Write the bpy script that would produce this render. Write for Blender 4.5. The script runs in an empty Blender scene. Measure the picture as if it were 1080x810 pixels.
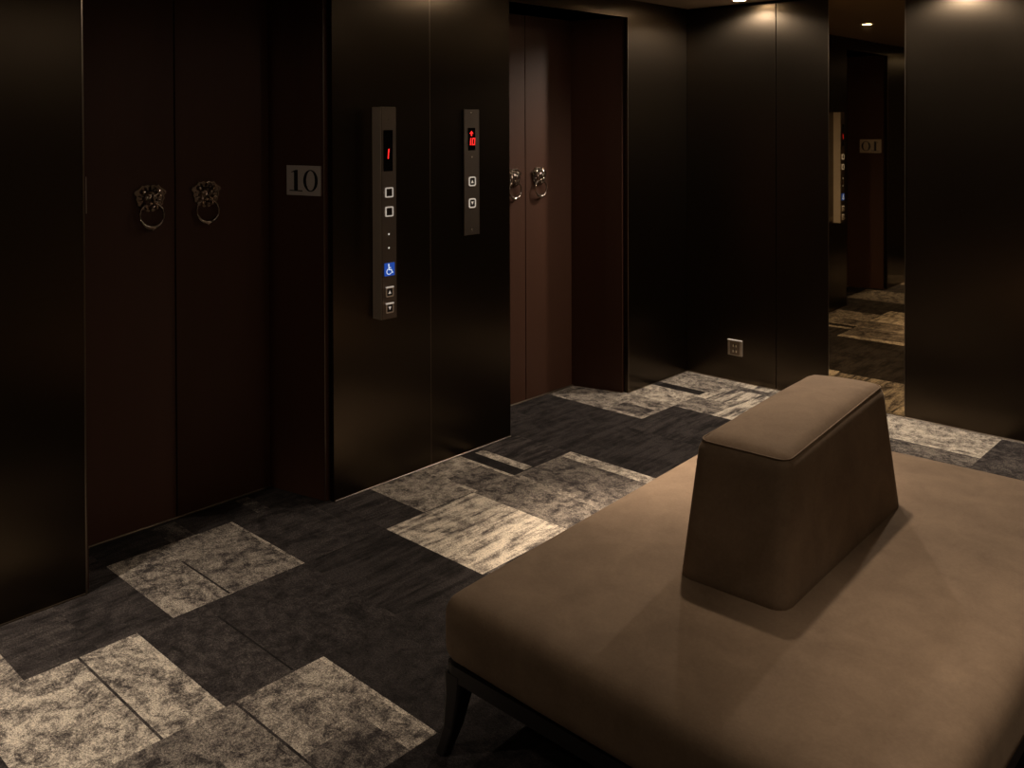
import bpy, bmesh, math, random
from mathutils import Vector, Matrix
random.seed(7)
SC = bpy.context.scene
COL = SC.collection
PI = math.pi

# ------------------------------------------------------------------ camera
CAM_H = 1.65
cd = bpy.data.cameras.new('camera')
cam = bpy.data.objects.new('camera', cd); COL.objects.link(cam)
RT = Vector((0.73078403, 0.68260044, -0.00336643))
UP = Vector((-0.00420495, 0.00943328, 0.99994666))
FW = Vector((-0.68259579, 0.7307309, -0.00976399))
M = Matrix((RT, UP, -FW)).transposed().to_4x4()
M.translation = (0, 0, CAM_H)
cam.matrix_world = M
cd.sensor_width = 36
cd.lens = 967.295 / 1080 * 36
cd.shift_y = -(405 - 136.979) / 1080
cd.clip_start = 0.02
SC.camera = cam

# ------------------------------------------------------------------ world, exposure, lights
W = bpy.data.worlds.new('world'); SC.world = W; W.use_nodes = True
W.node_tree.nodes['Background'].inputs[0].default_value = (0.9, 0.7, 0.5, 1)
W.node_tree.nodes['Background'].inputs[1].default_value = 0.0
SC.view_settings.view_transform = 'Standard'
SC.view_settings.look = 'None'
SC.view_settings.gamma = 1
SC.view_settings.use_curve_mapping = False
SC.view_settings.exposure = 0.0
WARM = (1.0, 0.82, 0.64)
SOFT = (1.0, 0.87, 0.73)
ZC = 2.38
# ceiling downlights: x, y, beam watts, beam degrees, beam blend, floor point the lamp is tilted to (None = down), spill watts, colour
LIGHTS = [
    (-2.785, 5.00, 108, 158, 0.5, None, 0, SOFT),
    (-2.725, 3.39, 470, 45, 1.0, (-1.84, 2.92), 2, WARM),
    (-2.785, -0.10, 250, 74, 1.0, (-2.88, 0.52), 7, SOFT),
    (-1.600, 5.00, 105, 158, 0.5, None, 0, SOFT),
    (-1.530, 2.95, 66, 94, 1.0, None, 3, WARM),
    (-0.300, 2.10, 75, 52, 1.0, None, 7, WARM),
    (-1.600, -0.60, 6, 140, 1.0, None, 0, SOFT),  # unseen lamp, added as fill to lift the dark upright faces
    (0.500, 0.30, 6, 140, 1.0, None, 0, SOFT),  # second added fill lamp, also out of view
]
def beam(x, y, w, deg, bl, aim, col, soft=0.03):
    ld = bpy.data.lights.new('downlight_beam', 'SPOT')
    ld.energy = w; ld.color = col; ld.spot_size = math.radians(deg); ld.spot_blend = bl
    ld.shadow_soft_size = soft
    lo = bpy.data.objects.new('downlight_beam', ld); COL.objects.link(lo)
    lo.location = (x, y, ZC - 0.014)
    if aim:
        lo.rotation_euler = Vector((aim[0] - x, aim[1] - y, -ZC)).to_track_quat('-Z', 'Y').to_euler()
for (x, y, w, deg, bl, aim, spill, col) in LIGHTS:
    beam(x, y, w, deg, bl, aim, col, 0.045 if aim else 0.03)
    if spill: beam(x, y, spill, 172, 0.15, None, col)

# ------------------------------------------------------------------ measured planes
XL, YF, XD = -3.2705, 5.1824, -3.6226
YA, YB1, YB2, YC = 1.3155, 2.3640, 3.4822, 4.5260
C1A, C1B = 1.410, 2.270          # near lift: door plane corners
C2A, C2B = 3.580, 4.418          # far lift
SEAM1, SEAM2 = 1.826, 3.992
ZL = 2.272                       # lintel underside
M1, M2, X8 = -2.3049, -1.8725, -2.6397
XR, YN = 1.30, -1.90             # walls behind the camera

# ------------------------------------------------------------------ materials
def nodes(m):
    m.use_nodes = True
    return m.node_tree, m.node_tree.nodes, m.node_tree.links

def mat(name, col, rough=0.5, metal=0.0, spec=0.5, emit=None, es=0.0):
    m = bpy.data.materials.new(name); nt, N, L = nodes(m)
    b = N['Principled BSDF']
    b.inputs['Base Color'].default_value = (*col, 1)
    b.inputs['Roughness'].default_value = rough
    b.inputs['Metallic'].default_value = metal
    b.inputs['Specular IOR Level'].default_value = spec
    if emit:
        b.inputs['Emission Color'].default_value = (*emit, 1)
        b.inputs['Emission Strength'].default_value = es
    return m

def noise_node(N, L, coord, scale, detail=3, rough=0.55, dist=0.0, mapping=(1, 1, 1)):
    mp = N.new('ShaderNodeMapping'); mp.inputs['Scale'].default_value = mapping
    L.new(coord, mp.inputs['Vector'])
    n = N.new('ShaderNodeTexNoise')
    n.inputs['Scale'].default_value = scale; n.inputs['Detail'].default_value = detail
    n.inputs['Roughness'].default_value = rough; n.inputs['Distortion'].default_value = dist
    L.new(mp.outputs[0], n.inputs['Vector'])
    return n.outputs['Fac']

def math_node(N, L, op, a, b=None, clamp=False):
    n = N.new('ShaderNodeMath'); n.operation = op; n.use_clamp = clamp
    for i, v in enumerate((a, b)):
        if v is None: continue
        if isinstance(v, (int, float)): n.inputs[i].default_value = v
        else: L.new(v, n.inputs[i])
    return n.outputs[0]

def brushed(name, col, rough, aniso=0.75):
    """hairline finished metal with vertical grain"""
    m = mat(name, col, rough, 1.0); nt, N, L = nodes(m); b = N['Principled BSDF']
    geo = N.new('ShaderNodeNewGeometry')
    f = noise_node(N, L, geo.outputs['Position'], 60, 3, 0.6, 0, (1, 1, 0.02))
    r = math_node(N, L, 'MULTIPLY_ADD', f, 0.016); r.node.inputs[2].default_value = rough - 0.008
    L.new(r, b.inputs['Roughness'])
    big = noise_node(N, L, geo.outputs['Position'], 1.6, 2, 0.5)
    mx = N.new('ShaderNodeMix'); mx.data_type = 'RGBA'
    mx.inputs['A'].default_value = (*[c * 0.85 for c in col], 1)
    mx.inputs['B'].default_value = (*[c * 1.15 for c in col], 1)
    L.new(big, mx.inputs['Factor']); L.new(mx.outputs['Result'], b.inputs['Base Color'])
    b.inputs['Anisotropic'].default_value = aniso
    b.inputs['Anisotropic Rotation'].default_value = 0.25
    v = N.new('ShaderNodeCombineXYZ'); v.inputs[2].default_value = 1.0
    L.new(v.outputs[0], b.inputs['Tangent'])
    return m

def door_mat():
    m = mat('red_brown_lacquer', (0.060, 0.022, 0.012), 0.52, 0.0, 0.3); nt, N, L = nodes(m); b = N['Principled BSDF']
    geo = N.new('ShaderNodeNewGeometry')
    f = noise_node(N, L, geo.outputs['Position'], 9, 4, 0.6, 0.3, (1, 1, 0.08))
    mx = N.new('ShaderNodeMix'); mx.data_type = 'RGBA'
    mx.inputs['A'].default_value = (0.050, 0.020, 0.0105, 1); mx.inputs['B'].default_value = (0.070, 0.029, 0.016, 1)
    L.new(f, mx.inputs['Factor']); L.new(mx.outputs['Result'], b.inputs['Base Color'])
    return m

def fabric_mat():
    m = mat('brown_suede', (0.20, 0.135, 0.09), 0.9, 0.0, 0.15); nt, N, L = nodes(m); b = N['Principled BSDF']
    tc = N.new('ShaderNodeTexCoord')
    a = noise_node(N, L, tc.outputs['Object'], 7, 5, 0.6, 0.4)
    c = noise_node(N, L, tc.outputs['Object'], 120, 4, 0.7)
    f = math_node(N, L, 'MULTIPLY_ADD', c, 0.35); L.new(math_node(N, L, 'MULTIPLY', a, 0.65), f.node.inputs[2])
    mr = N.new('ShaderNodeMapRange'); mr.inputs[1].default_value = 0.22; mr.inputs[2].default_value = 0.78
    L.new(f, mr.inputs[0]); f = mr.outputs[0]
    mx = N.new('ShaderNodeMix'); mx.data_type = 'RGBA'
    mx.inputs['A'].default_value = (0.135, 0.092, 0.061, 1); mx.inputs['B'].default_value = (0.262, 0.184, 0.123, 1)
    L.new(f, mx.inputs['Factor']); L.new(mx.outputs['Result'], b.inputs['Base Color'])
    b.inputs['Sheen Weight'].default_value = 0.08; b.inputs['Sheen Roughness'].default_value = 0.4
    b.inputs['Sheen Tint'].default_value = (0.9, 0.7, 0.5, 1)
    bp = N.new('ShaderNodeBump'); bp.inputs['Strength'].default_value = 0.15; bp.inputs['Distance'].default_value = 0.004
    L.new(f, bp.inputs['Height']); L.new(bp.outputs[0], b.inputs['Normal'])
    return m

def carpet_mat():
    m = mat('patchwork_carpet', (0.1, 0.1, 0.1), 0.95, 0.0, 0.08); nt, N, L = nodes(m); b = N['Principled BSDF']
    geo = N.new('ShaderNodeNewGeometry'); P = geo.outputs['Position']
    def at(n):
        a = N.new('ShaderNodeAttribute'); a.attribute_name = n; return a.outputs['Fac']
    tone, seed, kind = at('tone'), at('seed'), at('kind')
    off = N.new('ShaderNodeCombineXYZ'); L.new(seed, off.inputs[0]); L.new(math_node(N, L, 'MULTIPLY', seed, 1.7), off.inputs[1])
    add = N.new('ShaderNodeVectorMath'); add.operation = 'ADD'; L.new(P, add.inputs[0]); L.new(off.outputs[0], add.inputs[1])
    Q = add.outputs[0]
    worn = noise_node(N, L, Q, 21, 9, 0.88, 0.4)                       # scuffed print
    swirl = noise_node(N, L, Q, 5, 6, 0.7, 1.8)                      # ornamental swirls
    streak = noise_node(N, L, Q, 15, 5, 0.7, 0.3, (1.6, 0.22, 1))     # drawn along y
    fine = noise_node(N, L, P, 330, 1, 0.6)                           # pile
    mid = noise_node(N, L, P, 150, 2, 0.7)
    mixk = N.new('ShaderNodeMix'); mixk.data_type = 'FLOAT'
    L.new(kind, mixk.inputs[0]); L.new(worn, mixk.inputs[2]); L.new(streak, mixk.inputs[3])
    pat = math_node(N, L, 'ADD', math_node(N, L, 'MULTIPLY', mixk.outputs[0], 0.66), math_node(N, L, 'MULTIPLY', swirl, 0.34))
    rmp = N.new('ShaderNodeMapRange'); rmp.inputs[1].default_value = 0.425; rmp.inputs[2].default_value = 0.56
    rmp.inputs[3].default_value = 0.0; rmp.inputs[4].default_value = 1.0
    L.new(pat, rmp.inputs[0])
    # contrast of the print follows the tone of the tile
    k = math_node(N, L, 'MULTIPLY_ADD', rmp.outputs[0], 0.80); k.node.inputs[2].default_value = 0.20
    t = math_node(N, L, 'MULTIPLY', tone, k)
    g = math_node(N, L, 'ADD', math_node(N, L, 'MULTIPLY', fine, 2.2), math_node(N, L, 'MULTIPLY', mid, 2.4))
    g = math_node(N, L, 'ADD', g, -1.25)
    t = math_node(N, L, 'MULTIPLY', t, g, True)
    cr = N.new('ShaderNodeValToRGB'); e = cr.color_ramp.elements
    e[0].position = 0.0; e[0].color = (0.008, 0.0066, 0.006, 1)
    e[1].position = 1.0; e[1].color = (0.78, 0.67, 0.53, 1)
    for p, c in ((0.16, (0.058, 0.048, 0.0445, 1)), (0.5, (0.29, 0.245, 0.20, 1))):
        q = e.new(p); q.color = c
    L.new(t, cr.inputs[0]); L.new(cr.outputs[0], b.inputs['Base Color'])
    bp = N.new('ShaderNodeBump'); bp.inputs['Strength'].default_value = 0.5; bp.inputs['Distance'].default_value = 0.004
    L.new(g, bp.inputs['Height']); L.new(bp.outputs[0], b.inputs['Normal'])
    return m

BRONZE = brushed('dark_bronze_panel', (0.078, 0.060, 0.042), 0.30, 0.5)
STEEL = brushed('brushed_steel', (0.78, 0.66, 0.54), 0.42, 0.3)
STEEL.node_tree.nodes['Principled BSDF'].inputs['Metallic'].default_value = 0.6
DARKSTEEL = brushed('dark_brushed_steel', (0.24, 0.195, 0.16), 0.40, 0.3)
BRASSTRIM = mat('trim_metal', (0.26, 0.21, 0.16), 0.30, 1.0)
CHROME = mat('chrome', (0.75, 0.70, 0.64), 0.14, 1.0)
PEWTER = mat('antique_pewter', (0.40, 0.33, 0.28), 0.20, 1.0)
BTNGLINT = mat('button_ring_glint', (0.7, 0.66, 0.6), 0.4, emit=(1.0, 0.88, 0.76), es=0.28)  # faint own glow stands in for glints on plain metal button rings
DOORM = door_mat()
FABRIC = fabric_mat()
PIPING = mat('seam_cord', (0.27, 0.19, 0.13), 0.8)
BLACKWOOD = mat('black_wood', (0.010, 0.008, 0.007), 0.45)
BLACK = mat('black_gap', (0.004, 0.003, 0.003), 0.7)
GLASSBLACK = mat('black_display_glass', (0.004, 0.003, 0.003), 0.12)
REDLED = mat('red_led', (0.3, 0.0, 0.0), 0.5, emit=(1.0, 0.025, 0.02), es=1.1)
REDDIM = mat('dim_red_led', (0.3, 0.0, 0.0), 0.5, emit=(1.0, 0.02, 0.02), es=0.35)
BLUE = mat('blue_lit_button', (0.01, 0.05, 0.4), 0.4, emit=(0.03, 0.14, 0.75), es=0.35)
WHITELED = mat('white_lit_symbol', (0.7, 0.75, 0.8), 0.4, emit=(0.75, 0.85, 1.0), es=0.55)
WHITEDOT = mat('white_pinpoint_led', (0.8, 0.8, 0.8), 0.4, emit=(1.0, 0.92, 0.8), es=0.5)
BUTTON = mat('dark_button', (0.05, 0.04, 0.035), 0.3, 0.6)
SIGNM = mat('brushed_sign_plate', (0.62, 0.55, 0.50), 0.5, 0.2)
INK = mat('black_numeral', (0.006, 0.005, 0.005), 0.5)
SOCKET = mat('socket_grey', (0.55, 0.46, 0.36), 0.38, 0.4)
SOCKETIN = mat('socket_brown', (0.20, 0.14, 0.09), 0.4, 0.2)
SATIN = mat('satin_silver', (0.85, 0.80, 0.76), 0.45, 0.3)
IVORY = mat('ivory_contact', (0.8, 0.7, 0.5), 0.4)
MIRROR = mat('bronze_mirror', (0.56, 0.44, 0.27), 0.015, 1.0)
CEIL = mat('ceiling_paint', (0.24, 0.185, 0.13), 0.75)
BACKW = mat('dark_wall_paint', (0.22, 0.17, 0.125), 0.6)
LENS = mat('lamp_lens', (1, 1, 1), 0.4, emit=(1.0, 0.80, 0.55), es=110.0)
CARPET = carpet_mat()

# ------------------------------------------------------------------ mesh helpers
def obj(name, bm, m, parent=None, smooth=False):
    me = bpy.data.meshes.new(name)
    bmesh.ops.recalc_face_normals(bm, faces=bm.faces[:])
    bm.to_mesh(me); bm.free()
    o = bpy.data.objects.new(name, me); COL.objects.link(o)
    for x in (m if isinstance(m, (list, tuple)) else [m]): me.materials.append(x)
    if parent: o.parent = parent
    if smooth:
        for p in me.polygons: p.use_smooth = True
    return o

def BM(): return bmesh.new()

def add_box(bm, x0, x1, y0, y1, z0, z1, bev=0.0, seg=2, mi=0):
    r = bmesh.ops.create_cube(bm, size=1)
    vs = r['verts']
    for v in vs:
        v.co = Vector(((x0 + x1) / 2 + v.co.x * (x1 - x0), (y0 + y1) / 2 + v.co.y * (y1 - y0), (z0 + z1) / 2 + v.co.z * (z1 - z0)))
    fs = {f for v in vs for f in v.link_faces}
    for f in fs: f.material_index = mi
    if bev > 0:
        es = list({e for v in vs for e in v.link_edges})
        bmesh.ops.bevel(bm, geom=es, offset=bev, segments=seg, profile=0.5, affect='EDGES')
    return bm

def add_prism(bm, pts, w0, w1, frame=None):
    """pts: list of (a, b); extruded along the third axis from w0 to w1; frame maps (a,b,w) to 3-D"""
    fr = frame or (lambda a, b, w: Vector((a, b, w)))
    lo = [bm.verts.new(fr(a, b, w0)) for a, b in pts]
    hi = [bm.verts.new(fr(a, b, w1)) for a, b in pts]
    n = len(pts)
    bm.faces.new(lo[::-1]); bm.faces.new(hi)
    for i in range(n):
        bm.faces.new((lo[i], lo[(i + 1) % n], hi[(i + 1) % n], hi[i]))
    return bm

def add_ring(bm, outer, inner, w0, w1, frame=None):
    fr = frame or (lambda a, b, w: Vector((a, b, w)))
    n = len(outer)
    V = [[bm.verts.new(fr(a, b, w)) for a, b in ps] for ps, w in ((outer, w0), (inner, w0), (outer, w1), (inner, w1))]
    for i in range(n):
        j = (i + 1) % n
        bm.faces.new((V[0][i], V[0][j], V[2][j], V[2][i]))
        bm.faces.new((V[1][j], V[1][i], V[3][i], V[3][j]))
        bm.faces.new((V[2][i], V[2][j], V[3][j], V[3][i]))
        bm.faces.new((V[0][j], V[0][i], V[1][i], V[1][j]))
    return bm

def ell(cx, cy, rx, ry, n=28, a0=0.0):
    return [(cx + rx * math.cos(a0 + 2 * PI * i / n), cy + ry * math.sin(a0 + 2 * PI * i / n)) for i in range(n)]

def rrect(cx, cy, hw, hh, r, n=4):
    out = []
    for sx, sy, a in ((1, 1, 0), (-1, 1, PI / 2), (-1, -1, PI), (1, -1, 1.5 * PI)):
        for i in range(n + 1):
            t = a + PI / 2 * i / n
            out.append((cx + sx * (hw - r) + r * math.cos(t), cy + sy * (hh - r) + r * math.sin(t)))
    return out

def add_tube(bm, pts, rad, seg=10, closed=False):
    n = len(pts); rings = []
    for i, p in enumerate(pts):
        a = pts[(i - 1) % n] if (closed or i > 0) else p
        c = pts[(i + 1) % n] if (closed or i < n - 1) else p
        t = (c - a).normalized()
        ref = Vector((0, 0, 1)) if abs(t.z) < 0.9 else Vector((1, 0, 0))
        u = t.cross(ref).normalized(); w = t.cross(u)
        r = rad(i / n) if callable(rad) else rad
        rings.append([bm.verts.new(p + (u * math.cos(2 * PI * k / seg) + w * math.sin(2 * PI * k / seg)) * r) for k in range(seg)])
    for i in range(n if closed else n - 1):
        A, B = rings[i], rings[(i + 1) % n]
        for k in range(seg):
            bm.faces.new((A[k], A[(k + 1) % seg], B[(k + 1) % seg], B[k]))
    if not closed:
        bm.faces.new(rings[0][::-1]); bm.faces.new(rings[-1])
    return bm

def add_ball(bm, c, rx, ry, rz, sub=2, mtx=None):
    r = bmesh.ops.create_icosphere(bm, subdivisions=sub, radius=1.0)
    for v in r['verts']:
        v.co = Vector((v.co.x * rx, v.co.y * ry, v.co.z * rz))
        if mtx: v.co = mtx @ v.co
        v.co += Vector(c)
    return bm

def add_disc(bm, c, r, axis_frame, w0, w1, n=16):
    return add_prism(bm, ell(c[0], c[1], r, r, n), w0, w1, axis_frame)

def thing(name, label, cat, loc=(0, 0, 0), group=None):
    o = bpy.data.objects.new(name, None); COL.objects.link(o)
    o.location = loc; o.empty_display_size = 0.1
    o['label'] = label; o['category'] = cat
    if group: o['group'] = group
    return o

def tag(o, label, cat, group=None):
    o['label'] = label; o['category'] = cat
    if group: o['group'] = group
    return o

def struct(name, bm, m, parent=None, smooth=False):
    o = obj(name, bm, m, parent, smooth)
    if parent is None: o['kind'] = 'structure'
    return o

# ------------------------------------------------------------------ floor: carpet tiles laid in patchwork
RECTS = []   # x0, x1, y0, y1, tone, kind(0 scuffed .. 1 streaked)
def tile(x0, x1, y0, y1, tone, kind=0.0): RECTS.append((x0, x1, y0, y1, tone, kind))
XG = [-3.80, -3.43, -2.90, -2.35, -1.83, -1.29, -0.75, -0.21, 0.33, 0.87, 1.45]
for i in range(len(XG) - 1):
    y = YN - 0.1 + random.random() * 0.2 - 0.3
    while y < YF + 0.1:
        h = random.choice((0.31, 0.5, 0.55, 0.62))
        tile(XG[i], XG[i + 1], y, y + h, random.choice((0.10, 0.14, 0.2, 0.55, 0.75, 0.12, 0.3)), random.choice((0, 1)))
        y += h
D = 0.115
tile(-3.80, -2.35, 0.60, 5.30, D, 0.6)
tile(-3.80, -1.70, 3.25, 4.53, 0.11, 0.8)
# by the near lift and the left corner of the view
tile(-3.43, -2.90, 0.40, 0.981, 0.60, 0.0)
tile(-2.90, -2.35, 0.832, 1.140, 0.86, 0.0)
tile(-2.90, -2.35, 1.140, 1.323, 0.82, 0.0)
tile(-2.90, -2.62, 1.290, 1.323, 0.95, 0.0)
tile(-2.905, -2.35, 1.134, 1.142, 0.20, 0.0)
tile(-2.64, -2.10, 0.40, 0.832, 0.14, 0.0)
tile(-2.66, -2.50, 0.820, 0.834, 0.85, 0.0)
tile(-2.35, -1.83, 1.060, 1.350, 0.50, 0.0)
tile(-2.35, -1.95, 1.000, 1.200, 0.42, 0.0)
tile(-2.20, -1.83, 0.75, 1.130, 0.16, 0.0)
tile(-2.35, -1.83, 1.350, 1.656, 0.62, 0.0)
tile(-2.02, -1.83, 1.350, 1.560, 0.34, 0.0)
tile(-2.35, -1.83, 1.640, 1.656, 0.80, 0.0)
tile(-2.35, -1.95, 1.348, 1.356, 0.15, 0.0)
tile(-3.27, -2.90, 0.981, 1.443, 0.17, 0.7)
tile(-3.60, -2.90, 1.20, 1.443, 0.15, 0.7)
tile(-2.90, -2.35, 1.323, 1.552, 0.175, 0.0)
tile(-2.90, -2.35, 1.552, 1.960, 0.145, 0.0)
tile(-2.80, -2.36, 1.548, 1.555, 0.04, 0.0)
tile(-2.35, -1.60, 1.660, 2.350, 0.10, 0.2)
tile(-3.42, -2.90, 1.445, 1.656, 0.62, 0.0)
tile(-3.42, -2.90, 1.656, 1.962, 0.50, 0.0)
tile(-3.25, -2.905, 1.652, 1.660, 0.12, 0.0)
tile(-3.42, -2.90, 1.950, 1.962, 0.75, 0.0)
tile(-3.60, -3.42, 1.70, 1.80, 0.24, 0.0)
tile(-3.60, -3.42, 2.08, 2.14, 0.30, 0.0)
tile(-3.42, -2.90, 1.964, 2.280, 0.150, 0.5)
tile(-3.27, -2.90, 2.350, 2.558, 0.145, 0.9)
tile(-2.90, -2.35, 1.960, 2.350, 0.105, 0.9)
# in front of the pier between the lifts
tile(-2.90, -2.35, 2.350, 2.845, 0.98, 0.7)
tile(-3.27, -2.905, 2.558, 2.858, 0.56, 0.0)
tile(-3.27, -3.10, 2.858, 3.112, 0.64, 0.1)
tile(-3.10, -2.90, 2.850, 3.090, 0.40, 0.0)
tile(-3.10, -2.90, 2.850, 2.872, 0.85, 0.0)
tile(-3.24, -2.90, 3.092, 3.112, 0.80, 0.0)
tile(-3.24, -2.89, 3.112, 3.192, 0.07, 0.0)
tile(-3.24, -2.91, 3.192, 3.250, 0.82, 0.0)
tile(-2.90, -2.00, 2.845, 3.120, 0.44, 0.0)
tile(-2.90, -2.00, 3.090, 3.135, 0.55, 0.0)
tile(-2.90, -2.00, 3.135, 3.448, 0.36, 0.2)
tile(-2.90, -2.30, 3.448, 3.528, 0.80, 0.0)
tile(-3.27, -2.90, 3.250, 3.520, 0.17, 1.0)
tile(-3.60, -3.40, 3.60, 3.80, 0.14, 0.0)
# far corner
tile(-3.63, -2.930, 4.180, 4.520, 0.62, 0.0)
tile(-3.18, -2.960, 4.215, 4.360, 0.36, 0.0)
tile(-3.62, -3.27, 4.200, 4.520, 0.50, 0.0)
tile(-3.27, -2.930, 4.520, 4.775, 0.78, 0.0)
tile(-2.930, -2.50, 4.500, 5.20, 0.80, 1.0)
tile(-2.93, -2.72, 4.51, 4.74, 0.50, 0.0)
tile(-3.23, -2.940, 4.775, 4.857, 0.06, 0.0)
tile(-3.27, -2.900, 4.857, 5.20, 0.62, 0.0)
tile(-2.90, -2.52, 5.03, 5.10, 0.40, 0.0)
tile(-2.90, -2.30, 4.02, 4.50, 0.125, 1.0)
tile(-2.50, -1.95, 4.530, 5.20, 0.55, 1.0)
# beyond the ottoman
tile(-1.95, -1.375, 4.800, 5.155, 0.88, 0.15)
tile(-1.95, -1.375, 4.800, 4.830, 0.98, 0.0)
tile(-1.98, -1.30, 5.155, 5.20, 0.70, 0.0)
tile(-1.95, -1.25, 4.300, 4.790, 0.40, 0.0)
tile(-1.375, 0.40, 4.45, 5.165, 0.235, 0.0)
tile(-1.375, 0.40, 5.165, 5.20, 0.60, 0.0)

def build_floor():
    xs = sorted({round(v, 4) for r in RECTS for v in r[:2]} | {-3.80, 1.45})
    ys = sorted({round(v, 4) for r in RECTS for v in r[2:4]} | {YN - 0.1, YF + 0.1})
    xs = [x for x in xs if -3.80 <= x <= 1.45]; ys = [y for y in ys if YN - 0.1 <= y <= YF + 0.1]
    bm = BM()
    tl = bm.faces.layers.float.new('tone'); sl = bm.faces.layers.float.new('seed'); kl = bm.faces.layers.float.new('kind')
    V = {(i, j): bm.verts.new((x, y, 0)) for i, x in enumerate(xs) for j, y in enumerate(ys)}
    for i in range(len(xs) - 1):
        for j in range(len(ys) - 1):
            cx, cy = (xs[i] + xs[i + 1]) / 2, (ys[j] + ys[j + 1]) / 2
            t, k, s = D, 0.5, 0
            for n, r in enumerate(RECTS):
                if r[0] < cx < r[1] and r[2] < cy < r[3]: t, k, s = r[4], r[5], n
            f = bm.faces.new((V[i, j], V[i + 1, j], V[i + 1, j + 1], V[i, j + 1]))
            f[tl] = t; f[kl] = k; f[sl] = (s * 0.618) % 1.0 * 40
    me = bpy.data.meshes.new('floor'); bm.to_mesh(me); bm.free()
    o = bpy.data.objects.new('floor', me); COL.objects.link(o); me.materials.append(CARPET)
    o['kind'] = 'structure'
build_floor()

# ------------------------------------------------------------------ ceiling, plain walls
bm = BM(); add_box(bm, -3.80, 1.45, YN - 0.1, YF + 0.12, ZC, ZC + 0.1); struct('ceiling', bm, CEIL)
bm = BM(); add_box(bm, XR, XR + 0.1, YN - 0.1, YF + 0.12, 0, ZC); struct('wall_right', bm, BACKW)
bm = BM(); add_box(bm, -3.80, XR, YN - 0.1, YN, 0, ZC); struct('wall_near', bm, BACKW)

# left wall: three bronze piers with the lift recesses between them
def add_poly_col(bm, pts, z0, z1):
    return add_prism(bm, pts, z0, z1)
XB = -3.80
bm = BM()
add_poly_col(bm, [(XB, YN), (XL, YN), (XL, YA), (-3.300, YA), (XB, YA)], 0, ZC)
add_poly_col(bm, [(XB, YB1), (-3.300, YB1), (XL, YB1), (XL, YB2), (-3.300, YB2), (XB, YB2)], 0, ZC)
add_poly_col(bm, [(XB, YC), (-3.300, YC), (XL, YC), (XL, YF), (XB, YF)], 0, ZC)
add_box(bm, XB, XL, YA, YB1, ZL, ZC)
add_box(bm, XB, XL, YB2, YC, ZL, ZC)
struct('wall_left', bm, BRONZE)
# seam between the two sheets of the middle pier, and in the others
def groove(name, x0, x1, y0, y1, z0, z1, m=BLACK):
    b = BM(); add_box(b, x0, x1, y0, y1, z0, z1); return struct(name, b, m)

# splayed red-brown jambs inside the recesses
def jamb(name, y_door, y_edge, edge_wall):
    s = 1 if y_edge > y_door else -1
    b = BM()
    add_prism(b, [(XB, y_door), (XD, y_door), (-3.302, y_edge), (-3.302, edge_wall - 0.0005 * s), (XB, edge_wall - 0.0005 * s)], 0, ZL - 0.001)
    return struct(name, b, DOORM)
YJ1, YJ2 = 2.3453, 4.5075
jamb('trim_1', C1A, YA + 0.0187, YA)
jamb('trim_2', C1B, YJ1, YB1)
jamb('trim_3', C2A, YB2 + 0.0187, YB2)
jamb('trim_4', C2B, YJ2, YC)

# thin bright corner beads on the pier edges and steel strip along the foot of the piers
n_trim = 5
def bead(x0, x1, y0, y1, z0, z1, m=BRASSTRIM):
    global n_trim
    b = BM(); add_box(b, x0, x1, y0, y1, z0, z1, min(x1 - x0, y1 - y0, z1 - z0) * 0.3, 1)
    o = struct('trim_%d' % n_trim, b, m); n_trim += 1
    return o
bead(XL - 0.004, XL + 0.003, YA - 0.005, YA + 0.001, 0.0, ZL)
bead(-3.309, -3.303, YJ1 - 0.004, YJ1 + 0.002, 0.0, ZL - 0.002, DARKSTEEL)
bead(XL - 0.004, XL + 0.002, YC - 0.001, YC + 0.004, 0.0, ZL)
bead(XL, XL + 0.004, YN, YA - 0.006, 0.0, 0.006)
bead(XL, XL + 0.004, YB1 + 0.004, YB2, 0.0, 0.006)
bead(XL, XL + 0.004, YC + 0.006, YF, 0.0, 0.005)
bead(XD, XD + 0.012, C1A, C1B, 0.0, 0.008)
bead(XD, XD + 0.012, C2A, C2B, 0.0, 0.008)

# far wall: bronze sheets either side of the mirror
bm = BM(); add_box(bm, -3.80, XR, YF + 0.02, YF + 0.12, 0, ZC)
wf = struct('wall_far', bm, BLACK)
def sheet(x0, x1, top=2.362):
    b = BM(); add_box(b, x0, x1, YF, YF + 0.018, 0.003, top, 0.0015, 1)
    return obj('metal_sheet', b, BRONZE, wf)
sheet(XL + 0.001, X8 - 0.002); sheet(X8 + 0.002, M1 - 0.004); sheet(M2 + 0.004, -0.62); sheet(-0.616, XR - 0.002)
bead(XL, M1, YF - 0.004, YF, 0.0, 0.005); bead(M2, XR, YF - 0.004, YF, 0.0, 0.005)
bm = BM(); add_box(bm, M1, M2, YF + 0.001, YF + 0.012, 0.004, ZC - 0.002)
bmesh.ops.rotate(bm, verts=bm.verts[:], cent=((M1 + M2) / 2, YF + 0.003, 1), matrix=Matrix.Rotation(math.radians(1.1), 3, 'Z'))   # hung a hair out of true
mir = obj('wall_mirror', bm, MIRROR)
tag(mir, 'tall bronze tinted mirror strip let into the far metal wall', 'mirror')
for x in (M1 - 0.0035, M2 + 0.0005):
    b = BM(); add_box(b, x, x + 0.003, YF - 0.003, YF + 0.012, 0.004, ZC - 0.002); obj('edge_strip', b, BRASSTRIM, mir)
# seam of the middle pier
b = BM(); add_box(b, XL - 0.001, XL + 0.0006, 2.927, 2.9295, 0.006, ZC - 0.001); struct('trim_%d' % n_trim, b, DARKSTEEL); n_trim += 1

# ------------------------------------------------------------------ lift doors with lion head knockers
def fr_left(y, z, x0):
    return lambda a, b, w: Vector((x0 + w, y + a, z + b))

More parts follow.
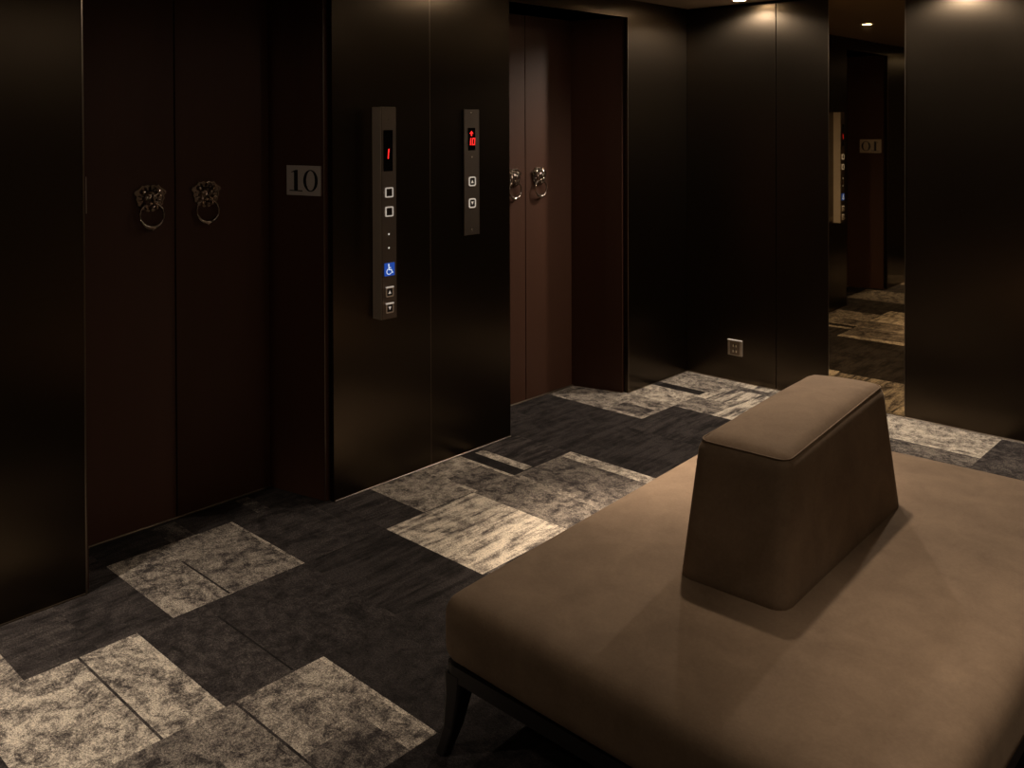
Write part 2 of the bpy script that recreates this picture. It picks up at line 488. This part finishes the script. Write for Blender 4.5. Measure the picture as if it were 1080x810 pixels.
def knocker(parent, y, z):
    """lion head on a scalloped plate with a hanging ring; origin at the mouth"""
    f = fr_left(y, z, XD)
    bm = BM()
    # scalloped mane plate
    half = [(0.0, 0.080), (0.014, 0.084), (0.026, 0.079), (0.036, 0.083), (0.045, 0.071), (0.066, 0.058), (0.068, 0.049), (0.058, 0.038),
            (0.061, 0.026), (0.054, 0.014), (0.054, 0.002), (0.045, -0.006), (0.038, -0.016), (0.024, -0.018), (0.012, -0.026)]
    pts = half + [(0.0, -0.024)] + [(-a, b) for a, b in half[:0:-1]]
    add_prism(bm, pts, 0.0, 0.006, f)
    add_ring(bm, [(a * 0.97, 0.028 + (b - 0.028) * 0.97) for a, b in pts], [(a * 0.88, 0.028 + (b - 0.028) * 0.88) for a, b in pts], 0.005, 0.010, f)
    X = lambda a, b, w: f(a, b, w)
    # mane locks
    for k in range(14):
        t = PI * 2 * k / 14 + 0.22
        a, b_ = 0.040 * math.cos(t), 0.028 + 0.041 * math.sin(t)
        mt = Matrix.Rotation(t, 3, 'X')
        add_ball(bm, X(a, b_, 0.010), 0.010, 0.013, 0.0045, 1, mt)
    # head, brow, cheeks, muzzle, nose, ears, chin
    add_ball(bm, X(0, 0.026, 0.012), 0.018, 0.032, 0.036, 2)
    for s in (-1, 1):
        add_ball(bm, X(s * 0.014, 0.044, 0.027), 0.006, 0.012, 0.006, 2, Matrix.Rotation(s * 0.35, 3, 'X'))   # brow
        add_ball(bm, X(s * 0.013, 0.035, 0.028), 0.003, 0.005, 0.004, 1)                                      # eye
        add_ball(bm, X(s * 0.011, 0.011, 0.031), 0.010, 0.012, 0.011, 2)                                      # muzzle
        add_ball(bm, X(s * 0.031, 0.055, 0.014), 0.007, 0.009, 0.011, 2)                                      # ear
        add_ball(bm, X(s * 0.022, -0.004, 0.018), 0.008, 0.006, 0.010, 1)                                     # ring lug
    add_ball(bm, X(0, 0.029, 0.034), 0.007, 0.006, 0.017, 2)                                                  # nose bridge
    add_ball(bm, X(0, 0.017, 0.042), 0.006, 0.008, 0.006, 2)                                                  # nose
    add_ball(bm, X(0, -0.006, 0.026), 0.009, 0.013, 0.007, 2)                                                 # chin
    k = obj('door_knocker', bm, PEWTER, parent, smooth=False)
    bm = BM()
    R = 0.049; n = 40; ring = []
    for i in range(n):
        t = 2 * PI * i / n + PI / 2
        ring.append(X(R * math.cos(t) * 1.03, -0.040 + R * math.sin(t), 0.022 - 0.003 * math.sin(t)))
    def rad(u):
        d = abs(u - 0.5)
        return 0.0048 + 0.0062 * max(0, 1 - d / 0.17) ** 0.8 + 0.0008 * math.sin(u * 2 * PI * 10)
    add_tube(bm, ring, rad, 10, True)
    add_ball(bm, X(0, -0.040 - R - 0.007, 0.025), 0.008, 0.008, 0.006, 2)
    for s in (-1, 1):
        add_ball(bm, X(s * 0.016, -0.040 - R + 0.001, 0.026), 0.007, 0.008, 0.007, 1)
    obj('knocker_ring', bm, PEWTER, k, smooth=True)

def leaf(n, y0, y1, ky, kz=1.308):
    b = BM(); add_box(b, XD - 0.04, XD, y0, y1, 0.004, ZL - 0.002, 0.0015, 1)
    o = struct('door_%d' % n, b, DOORM)
    knocker(o, ky, kz)
leaf(1, C1A, SEAM1 - 0.0025, 1.717, 1.312)
leaf(2, SEAM1 + 0.0025, C1B, 1.962, 1.314)
leaf(3, C2A, SEAM2 - 0.0025, 3.880, 1.290)
leaf(4, SEAM2 + 0.0025, C2B, 4.106, 1.290)
for y, z0 in ((SEAM1, 0), (SEAM2, 0)):
    groove('trim_%d' % n_trim, XD - 0.05, XD - 0.036, y - 0.006, y + 0.006, 0.004, ZL - 0.002); n_trim += 1

# ------------------------------------------------------------------ floor number plates on the jambs
def number_plate(J0, J1, s0, s1, z0, z1, label):
    J0, J1 = Vector((*J0, 0)), Vector((*J1, 0))
    t = (J1 - J0).normalized(); n = Vector((t.y, -t.x, 0))
    if n.x < 0: n = -n
    # a runs left to right for somebody reading the plate
    right = Vector((0, 0, 1)).cross(n)
    flip = 1 if right.dot(t) > 0 else -1
    c = J0 + t * (s0 + s1) / 2; zc = (z0 + z1) / 2
    hw, hh = (s1 - s0) / 2, (z1 - z0) / 2
    root = thing('floor_number_sign', label, 'sign', (c.x, c.y, zc))
    f = lambda a, b, w: t * (a * flip) + n * w + Vector((0, 0, b))
    bm = BM(); add_prism(bm, rrect(0, 0, hw, hh, 0.002, 2), 0.0005, 0.005, f); obj('plate', bm, SIGNM, root)
    H = hh * 0.70
    # numeral 1: thick stem, flag, thin foot
    bm = BM(); cx = -hw * 0.44; sw = hw * 0.105
    add_prism(bm, [(cx - sw, -H), (cx + sw, -H), (cx + sw, H), (cx - sw * 0.2, H), (cx - sw * 2.6, H * 0.80), (cx - sw * 2.6, H * 0.75), (cx - sw, H * 0.80)], 0.005, 0.0065, f)
    add_prism(bm, [(cx - sw * 3.6, -H * 1.04), (cx + sw * 3.6, -H * 1.04), (cx + sw * 3.6, -H * 0.94), (cx - sw * 3.6, -H * 0.94)], 0.005, 0.0064, f)
    obj('numeral', bm, INK, root)
    bm = BM(); cx = hw * 0.42
    add_ring(bm, ell(cx, 0, hw * 0.42, H * 1.04, 36), ell(cx, 0, hw * 0.26, H * 0.95, 36), 0.005, 0.0065, f)
    obj('numeral', bm, INK, root)
number_plate((XD, C1B), (-3.302, YJ1), 0.114, 0.311, 1.326, 1.457, 'grey plate with the black number 10 on the jamb right of the near lift doors')
number_plate((XD, C1A), (-3.302, YA + 0.0187), 0.114, 0.311, 1.326, 1.457, 'number plate on the left jamb of the near lift, seen only in the mirror')

# ------------------------------------------------------------------ lift call panels
def led_digit(bm, f, cx, cy, hw, hh, w0, w1, segs, th=0.0022, slant=0.10):
    g = lambda a, b, w: f(cx + a + b * slant, cy + b, w)
    S = {'a': (-hw, hw, hh - th, hh), 'g': (-hw, hw, -th / 2, th / 2), 'd': (-hw, hw, -hh, -hh + th),
         'f': (-hw, -hw + th, 0, hh), 'e': (-hw, -hw + th, -hh, 0), 'b': (hw - th, hw, 0, hh), 'c': (hw - th, hw, -hh, 0)}
    for s in segs:
        a0, a1, b0, b1 = S[s]
        add_prism(bm, [(a0, b0), (a1, b0), (a1, b1), (a0, b1)], w0, w1, g)

def square_button(root, f, cy, s, w, arrow=None, ring=BTNGLINT, round_=0.25):
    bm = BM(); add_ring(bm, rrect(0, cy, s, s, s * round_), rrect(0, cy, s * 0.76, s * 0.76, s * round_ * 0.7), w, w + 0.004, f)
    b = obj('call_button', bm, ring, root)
    bm = BM(); add_prism(bm, rrect(0, cy, s * 0.73, s * 0.73, s * 0.1, 2), w, w + 0.0022, f); obj('button_cap', bm, BUTTON, b)
    if arrow:
        bm = BM(); q = s * 0.34 * arrow
        add_prism(bm, [(-s * 0.36, cy - q), (s * 0.36, cy - q), (0, cy + q)][::(1 if arrow > 0 else -1)], w + 0.0022, w + 0.0032, f); obj('arrow_mark', bm, BTNGLINT, b)

def screw(root, f, a, b, w, r=0.004, m=CHROME, name='screw'):
    bm = BM(); add_disc(bm, (a, b), r, f, w, w + 0.0008)
    c = f(a, b, w + 0.0006); add_ball(bm, c, 0.0016, r * 0.95, r * 0.95, 2); return obj(name, bm, m, root, True)

# tall boxed panel
py, pz0, pz1, pd = 2.6225, 0.7640, 1.7140, 0.0655
hw = 0.0425
root = thing('lift_call_panel', 'tall deep boxed steel lift panel with blue wheelchair button', 'call panel', (XL, py, pz0))
f = lambda a, b, w: Vector((w, a, b - pz0))           # panel frame, w measured from the wall
bm = BM(); add_box(bm, 0.0, pd - 0.004, -hw, hw, 0.0, pz1 - pz0, 0.0012, 1); obj('housing', bm, STEEL, root)
bm = BM(); add_box(bm, pd - 0.004, pd, -hw + 0.0015, hw, 0.001, pz1 - pz0 - 0.001, 0.001, 1); obj('face_plate', bm, DARKSTEEL, root)
screw(root, f, -0.003, 1.6584, pd)
bm = BM(); add_prism(bm, rrect(-0.004, 1.519, 0.026, 0.092, 0.002, 2), pd, pd + 0.0015, f); dsp = obj('display', bm, GLASSBLACK, root)
bm = BM(); led_digit(bm, f, -0.008, 1.505, 0.008, 0.022, pd + 0.0015, pd + 0.0025, 'bc', 0.006); obj('led_numeral', bm, REDLED, dsp)
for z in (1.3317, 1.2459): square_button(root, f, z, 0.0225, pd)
for z in (1.3317, 1.2459): screw(root, f, -0.031, z, pd, 0.003, CHROME, 'braille_dot')
for z in (1.1446, 1.0830): screw(root, f, -0.002, z, pd, 0.004, WHITEDOT, 'indicator_light')
# blue wheelchair button
bm = BM(); add_prism(bm, rrect(0, 0.987, 0.0285, 0.029, 0.002, 2), pd, pd + 0.003, f); wb = obj('wheelchair_button', bm, BLUE, root)
bm = BM(); w0, w1 = pd + 0.003, pd + 0.004
add_prism(bm, ell(-0.006, 1.0085, 0.0042, 0.0042, 14), w0, w1, f)
def bar(bm, p, q, r):
    p, q = Vector(p), Vector(q); d = (q - p).normalized(); n = Vector((-d.y, d.x)) * r
    add_prism(bm, [tuple(p + n), tuple(p - n), tuple(q - n), tuple(q + n)], w0, w1, f)
bar(bm, (-0.006, 1.006), (-0.004, 0.985), 0.0026); bar(bm, (-0.005, 0.996), (0.007, 0.994), 0.0018)
bar(bm, (-0.0045, 0.986), (0.009, 0.985), 0.0024); bar(bm, (0.009, 0.986), (0.014, 0.971), 0.0024); bar(bm, (0.013, 0.971), (0.019, 0.973), 0.002)
arc = [(-0.004 + 0.0135 * math.cos(t), 0.9775 + 0.0125 * math.sin(t)) for t in [math.radians(110 + 220 * i / 14) for i in range(15)]]
for p, q in zip(arc[:-1], arc[1:]): bar(bm, p, q, 0.0018)
obj('wheelchair_symbol', bm, WHITELED, wb)
for z, ar in ((0.885, 1), (0.8123, -1)):
    square_button(root, f, z, 0.0215, pd, ar, ring=STEEL)
    bm = BM(); add_box(bm, pd, pd + 0.006, -0.0215, 0.0215, z - pz0 + 0.0195, z - pz0 + 0.0245); obj('button_top_glint', bm, BTNGLINT, root)  # glowing strip drawn as the highlight on the button's top edge

# flat narrow panel
py2, qz0, qz1 = 3.1985, 1.0836, 1.7080
root = thing('lift_call_panel', 'short flat dark lift panel with two white ringed call buttons', 'call panel', (XL, py2, qz0))
f = lambda a, b, w: Vector((w, a, b - qz0))
pd2 = 0.009
bm = BM(); add_box(bm, 0.0, pd2, -0.053, 0.053, 0.0, qz1 - qz0, 0.0015, 1); obj('face_plate', bm, DARKSTEEL, root)
screw(root, f, -0.001, 1.691, pd2, 0.0055, CHROME); screw(root, f, -0.001, 1.110, pd2, 0.0055, CHROME)
bm = BM(); add_prism(bm, rrect(-0.002, 1.560, 0.025, 0.056, 0.002, 2), pd2, pd2 + 0.0015, f); dsp = obj('display', bm, GLASSBLACK, root)
bm = BM()
g = lambda a, b, w: f(a, b, w)
add_prism(bm, [(-0.017, 1.587), (0.009, 1.587), (-0.004, 1.602)], pd2 + 0.0015, pd2 + 0.0025, g)
add_prism(bm, [(-0.008, 1.576), (0.000, 1.576), (0.000, 1.587), (-0.008, 1.587)], pd2 + 0.0015, pd2 + 0.0025, g)
obj('led_arrow', bm, REDLED, dsp)
bm = BM(); led_digit(bm, f, -0.012, 1.548, 0.005, 0.018, pd2 + 0.0015, pd2 + 0.0025, 'bc', 0.006); obj('led_numeral', bm, REDLED, dsp)
bm = BM(); led_digit(bm, f, 0.010, 1.548, 0.011, 0.018, pd2 + 0.0015, pd2 + 0.0025, 'abcdef', 0.006); obj('led_numeral', bm, REDLED, dsp)
screw(root, f, 0.0, 1.4714, pd2, 0.004, STEEL, 'key_switch'); screw(root, f, 0.018, 1.5065, pd2, 0.0022, CHROME, 'indicator_light')
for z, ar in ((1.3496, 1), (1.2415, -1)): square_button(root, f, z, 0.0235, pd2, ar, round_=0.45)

# ------------------------------------------------------------------ power socket on the far wall
root = thing('power_socket', 'small square metal power socket low on the far wall', 'socket', (-2.916, YF, 0.212))
f = lambda a, b, w: Vector((a, -w, b))
bm = BM(); add_prism(bm, rrect(0, 0, 0.050, 0.047, 0.003, 3), 0.0, 0.008, f); obj('face_plate', bm, SOCKET, root)
bm = BM(); add_prism(bm, rrect(0, 0, 0.034, 0.040, 0.003, 3), 0.008, 0.0105, f); ins = obj('socket_insert', bm, SOCKETIN, root)
for a, b, wd, hh_, rot in ((-0.010, 0.014, 0.005, 0.007, 0), (0.010, 0.014, 0.005, 0.007, 0), (0, 0.022, 0.004, 0.006, 0), (-0.011, -0.020, 0.005, 0.007, 0.5), (0.011, -0.020, 0.005, 0.007, -0.5), (0.0, -0.008, 0.004, 0.006, 0)):
    bm = BM(); add_prism(bm, rrect(a, b, wd * 0.6, hh_, 0.001, 2), 0.011, 0.0125, f); obj('socket_hole', bm, IVORY if abs(a) > 0.005 else INK, ins)
bm = BM(); add_box(bm, -0.050, 0.050, -0.015, 0.0, 0.0465, 0.052, 0.001, 1); obj('top_lip', bm, SATIN, root)

# ------------------------------------------------------------------ ottoman with centre back
OX0, OX1, OY0, OY1 = -1.775, -0.560, 1.605, 3.450
ZB, ZT = 0.236, 0.432
root = thing('ottoman', 'large brown suede ottoman bench with a wedge backrest in its middle', 'ottoman', ((OX0 + OX1) / 2, (OY0 + OY1) / 2, 0))
ocx, ocy = root.location.x, root.location.y
def soft_block(xa, xb, ya, yb, za, zb, rad, crown, tx=0.0, ty=0.0, nx=26, ny=34, nz=10, rv=None):
    """rounded upholstered block: superellipse-like rounding, domed top, tapered towards the top"""
    bm = BM()
    r = bmesh.ops.create_cube(bm, size=2)
    bmesh.ops.subdivide_edges(bm, edges=bm.edges[:], cuts=21, use_grid_fill=True)
    hx, hy, hz = (xb - xa) / 2, (yb - ya) / 2, (zb - za) / 2
    rv = rv or rad
    for v in bm.verts:
        # denser rows near the borders
        def sp(t): return math.copysign(1 - (1 - abs(t)) ** 1.8, t)
        x, y, z = sp(v.co.x) * hx, sp(v.co.y) * hy, sp(v.co.z) * hz
        # round: vertical corners with rv, horizontal edges with rad
        ix, iy, iz = max(0, abs(x) - (hx - rv)), max(0, abs(y) - (hy - rv)), max(0, abs(z) - (hz - rad))
        d = math.hypot(ix, iy)
        if d > 1e-9:
            m = max(ix, iy)
            ix, iy = ix / d * m, iy / d * m
            d2 = m
        else: d2 = 0.0
        if d2 > 0 and iz > 0 :
            # squeeze the edge between side and top
            a, b_ = d2 / rv, iz / rad
            L_ = math.hypot(a, b_); mm = max(a, b_)
            s = mm / L_
            ix, iy, iz = ix * s, iy * s, iz * s
        nxv = math.copysign(min(abs(x), hx - rv) + ix, x); nyv = math.copysign(min(abs(y), hy - rv) + iy, y)
        nzv = math.copysign(min(abs(z), hz - rad) + iz, z)
        u = (nzv + hz) / (2 * hz)
        dome = crown * (1 - (abs(nxv) / hx) ** 2.4) * (1 - (abs(nyv) / hy) ** 2.4)
        if nzv > 0: nzv += dome * (nzv / hz)
        nxv *= 1 - tx / hx * u; nyv *= 1 - ty / hy * u
        v.co = Vector(((xa + xb) / 2 + nxv, (ya + yb) / 2 + nyv, (za + zb) / 2 + nzv))
    return bm
def local(bm):
    bmesh.ops.translate(bm, verts=bm.verts[:], vec=(-ocx, -ocy, 0)); return bm
def warp(bm):
    for v in bm.verts:                                  # the far edge runs a little askew
        p, q = (v.co.x - OX0) / (OX1 - OX0), (v.co.y - OY0) / (OY1 - OY0)
        v.co.x -= 0.095 * q * (1 - p) - 0.02 * q * p
        v.co.y += q * (0.075 * p) + 0.010 * math.sin(PI * p) * (2 * q - 1)
    return bm
seat = obj('seat_cushion', local(warp(soft_block(OX0, OX1, OY0, OY1, ZB, ZT - 0.016, 0.052, 0.020, rv=0.06))), FABRIC, root, True)
bx0, bx1, by0, by1, bz0, bz1 = -1.368, -1.055, 2.085, 2.955, 0.405, 0.800
bb = soft_block(bx0, bx1, by0, by1, bz0, bz1 - 0.012, 0.036, 0.026, tx=0.020, ty=0.074, rv=0.045)
for v in bb.verts:
    u = (v.co.z - bz0) / (bz1 - bz0)
    v.co.z += 0.022 * u * (v.co.y - by0) / (by1 - by0)
    q, p = (v.co.y - by0) / (by1 - by0), (v.co.x - bx0) / (bx1 - bx0)
    v.co.y += 0.040 * u * q; v.co.x -= 0.030 * u * q * p; v.co.z += 0.014 * u * q * p
bmesh.ops.rotate(bb, verts=bb.verts[:], cent=((bx0 + bx1) / 2, (by0 + by1) / 2, 0), matrix=Matrix.Rotation(math.radians(1.8), 3, 'Z'))
back = obj('backrest', local(bb), FABRIC, root, True)
# seam cord round the top border of the backrest and of the seat
def back_point(x, y, z):
    u = (z - bz0) / (bz1 - 0.012 - bz0); cx, cy = (bx0 + bx1) / 2, (by0 + by1) / 2
    x = cx + (x - cx) * (1 - 0.020 / ((bx1 - bx0) / 2) * u); y = cy + (y - cy) * (1 - 0.074 / ((by1 - by0) / 2) * u)
    z += 0.022 * u * (y - by0) / (by1 - by0)
    q, p = (y - by0) / (by1 - by0), (x - bx0) / (bx1 - bx0)
    y += 0.040 * u * q; x -= 0.030 * u * q * p; z += 0.014 * u * q * p
    return Matrix.Rotation(math.radians(1.8), 3, 'Z') @ Vector((x - cx, y - cy, 0)) + Vector((cx - ocx, cy - ocy, z))
pts = rrect((bx0 + bx1) / 2, (by0 + by1) / 2, (bx1 - bx0) / 2 - 0.0095, (by1 - by0) / 2 - 0.0095, 0.036, 8)
def dense(ps, n):
    out = []
    for i, p in enumerate(ps):
        q = ps[(i + 1) % len(ps)]; m = max(1, int(math.hypot(q[0] - p[0], q[1] - p[1]) / n))
        out += [(p[0] + (q[0] - p[0]) * k / m, p[1] + (q[1] - p[1]) * k / m) for k in range(m)]
    return out
bm = BM(); add_tube(bm, [back_point(p[0], p[1], bz1 - 0.012 - 0.0095) for p in dense(pts, 0.05)], 0.0022, 6, True)
obj('piping', bm, FABRIC, back, True)
# base frame and tapered splayed legs
bm = BM(); add_ring(bm, rrect(0, 0, (OX1 - OX0) / 2 - 0.012, (OY1 - OY0) / 2 - 0.012, 0.03), rrect(0, 0, (OX1 - OX0) / 2 - 0.055, (OY1 - OY0) / 2 - 0.055, 0.03), 0.200, ZB + 0.004)
add_box(bm, -(OX1 - OX0) / 2 + 0.05, (OX1 - OX0) / 2 - 0.05, -(OY1 - OY0) / 2 + 0.05, (OY1 - OY0) / 2 - 0.05, 0.222, ZB + 0.002)
obj('base_frame', bm, BLACKWOOD, root)
for sx in (-1, 1):
    for sy in (-1, 1):
        bm = BM()
        hx, hy = (OX1 - OX0) / 2, (OY1 - OY0) / 2
        secs = [(hx - 0.045, hy - 0.045, 0.034, 0.215), (hx - 0.040, hy - 0.040, 0.027, 0.15), (hx - 0.030, hy - 0.030, 0.020, 0.07), (hx - 0.012, hy - 0.012, 0.0165, 0.0)]
        prev = None
        for cx, cy, r, z in secs:
            ring = [bm.verts.new((sx * cx + a, sy * cy + b, z)) for a, b in rrect(0, 0, r, r, r * 0.35, 2)]
            if prev:
                for i in range(len(ring)): bm.faces.new((prev[i], prev[(i + 1) % len(ring)], ring[(i + 1) % len(ring)], ring[i]))
            else: bm.faces.new(ring)
            prev = ring
        bm.faces.new(prev[::-1])
        obj('leg', bm, BLACKWOOD, root)

# ------------------------------------------------------------------ downlights in the ceiling
DL = ['by the far left corner', 'whose reflection shows at the top of the mirror', 'behind the camera near the left wall',
      'in front of the far wall, right of the mirror', 'above the ottoman backrest', 'above the right side of the ottoman', 'added as unseen fill behind the camera, middle of the room', 'added as unseen fill behind the camera, by the right wall']
for (x, y, *_), where in zip(LIGHTS, DL):
    t = thing('downlight', 'small round recessed ceiling downlight ' + where, 'ceiling light', (x, y, ZC), 'recessed ceiling downlights')
    bm = BM(); add_ring(bm, ell(0, 0, 0.050, 0.050, 32), ell(0, 0, 0.036, 0.036, 32), -0.006, 0.0); obj('trim_ring', bm, STEEL, t)
    bm = BM(); add_prism(bm, ell(0, 0, 0.035, 0.035, 28), -0.003, -0.0005); obj('lens', bm, LENS, t)
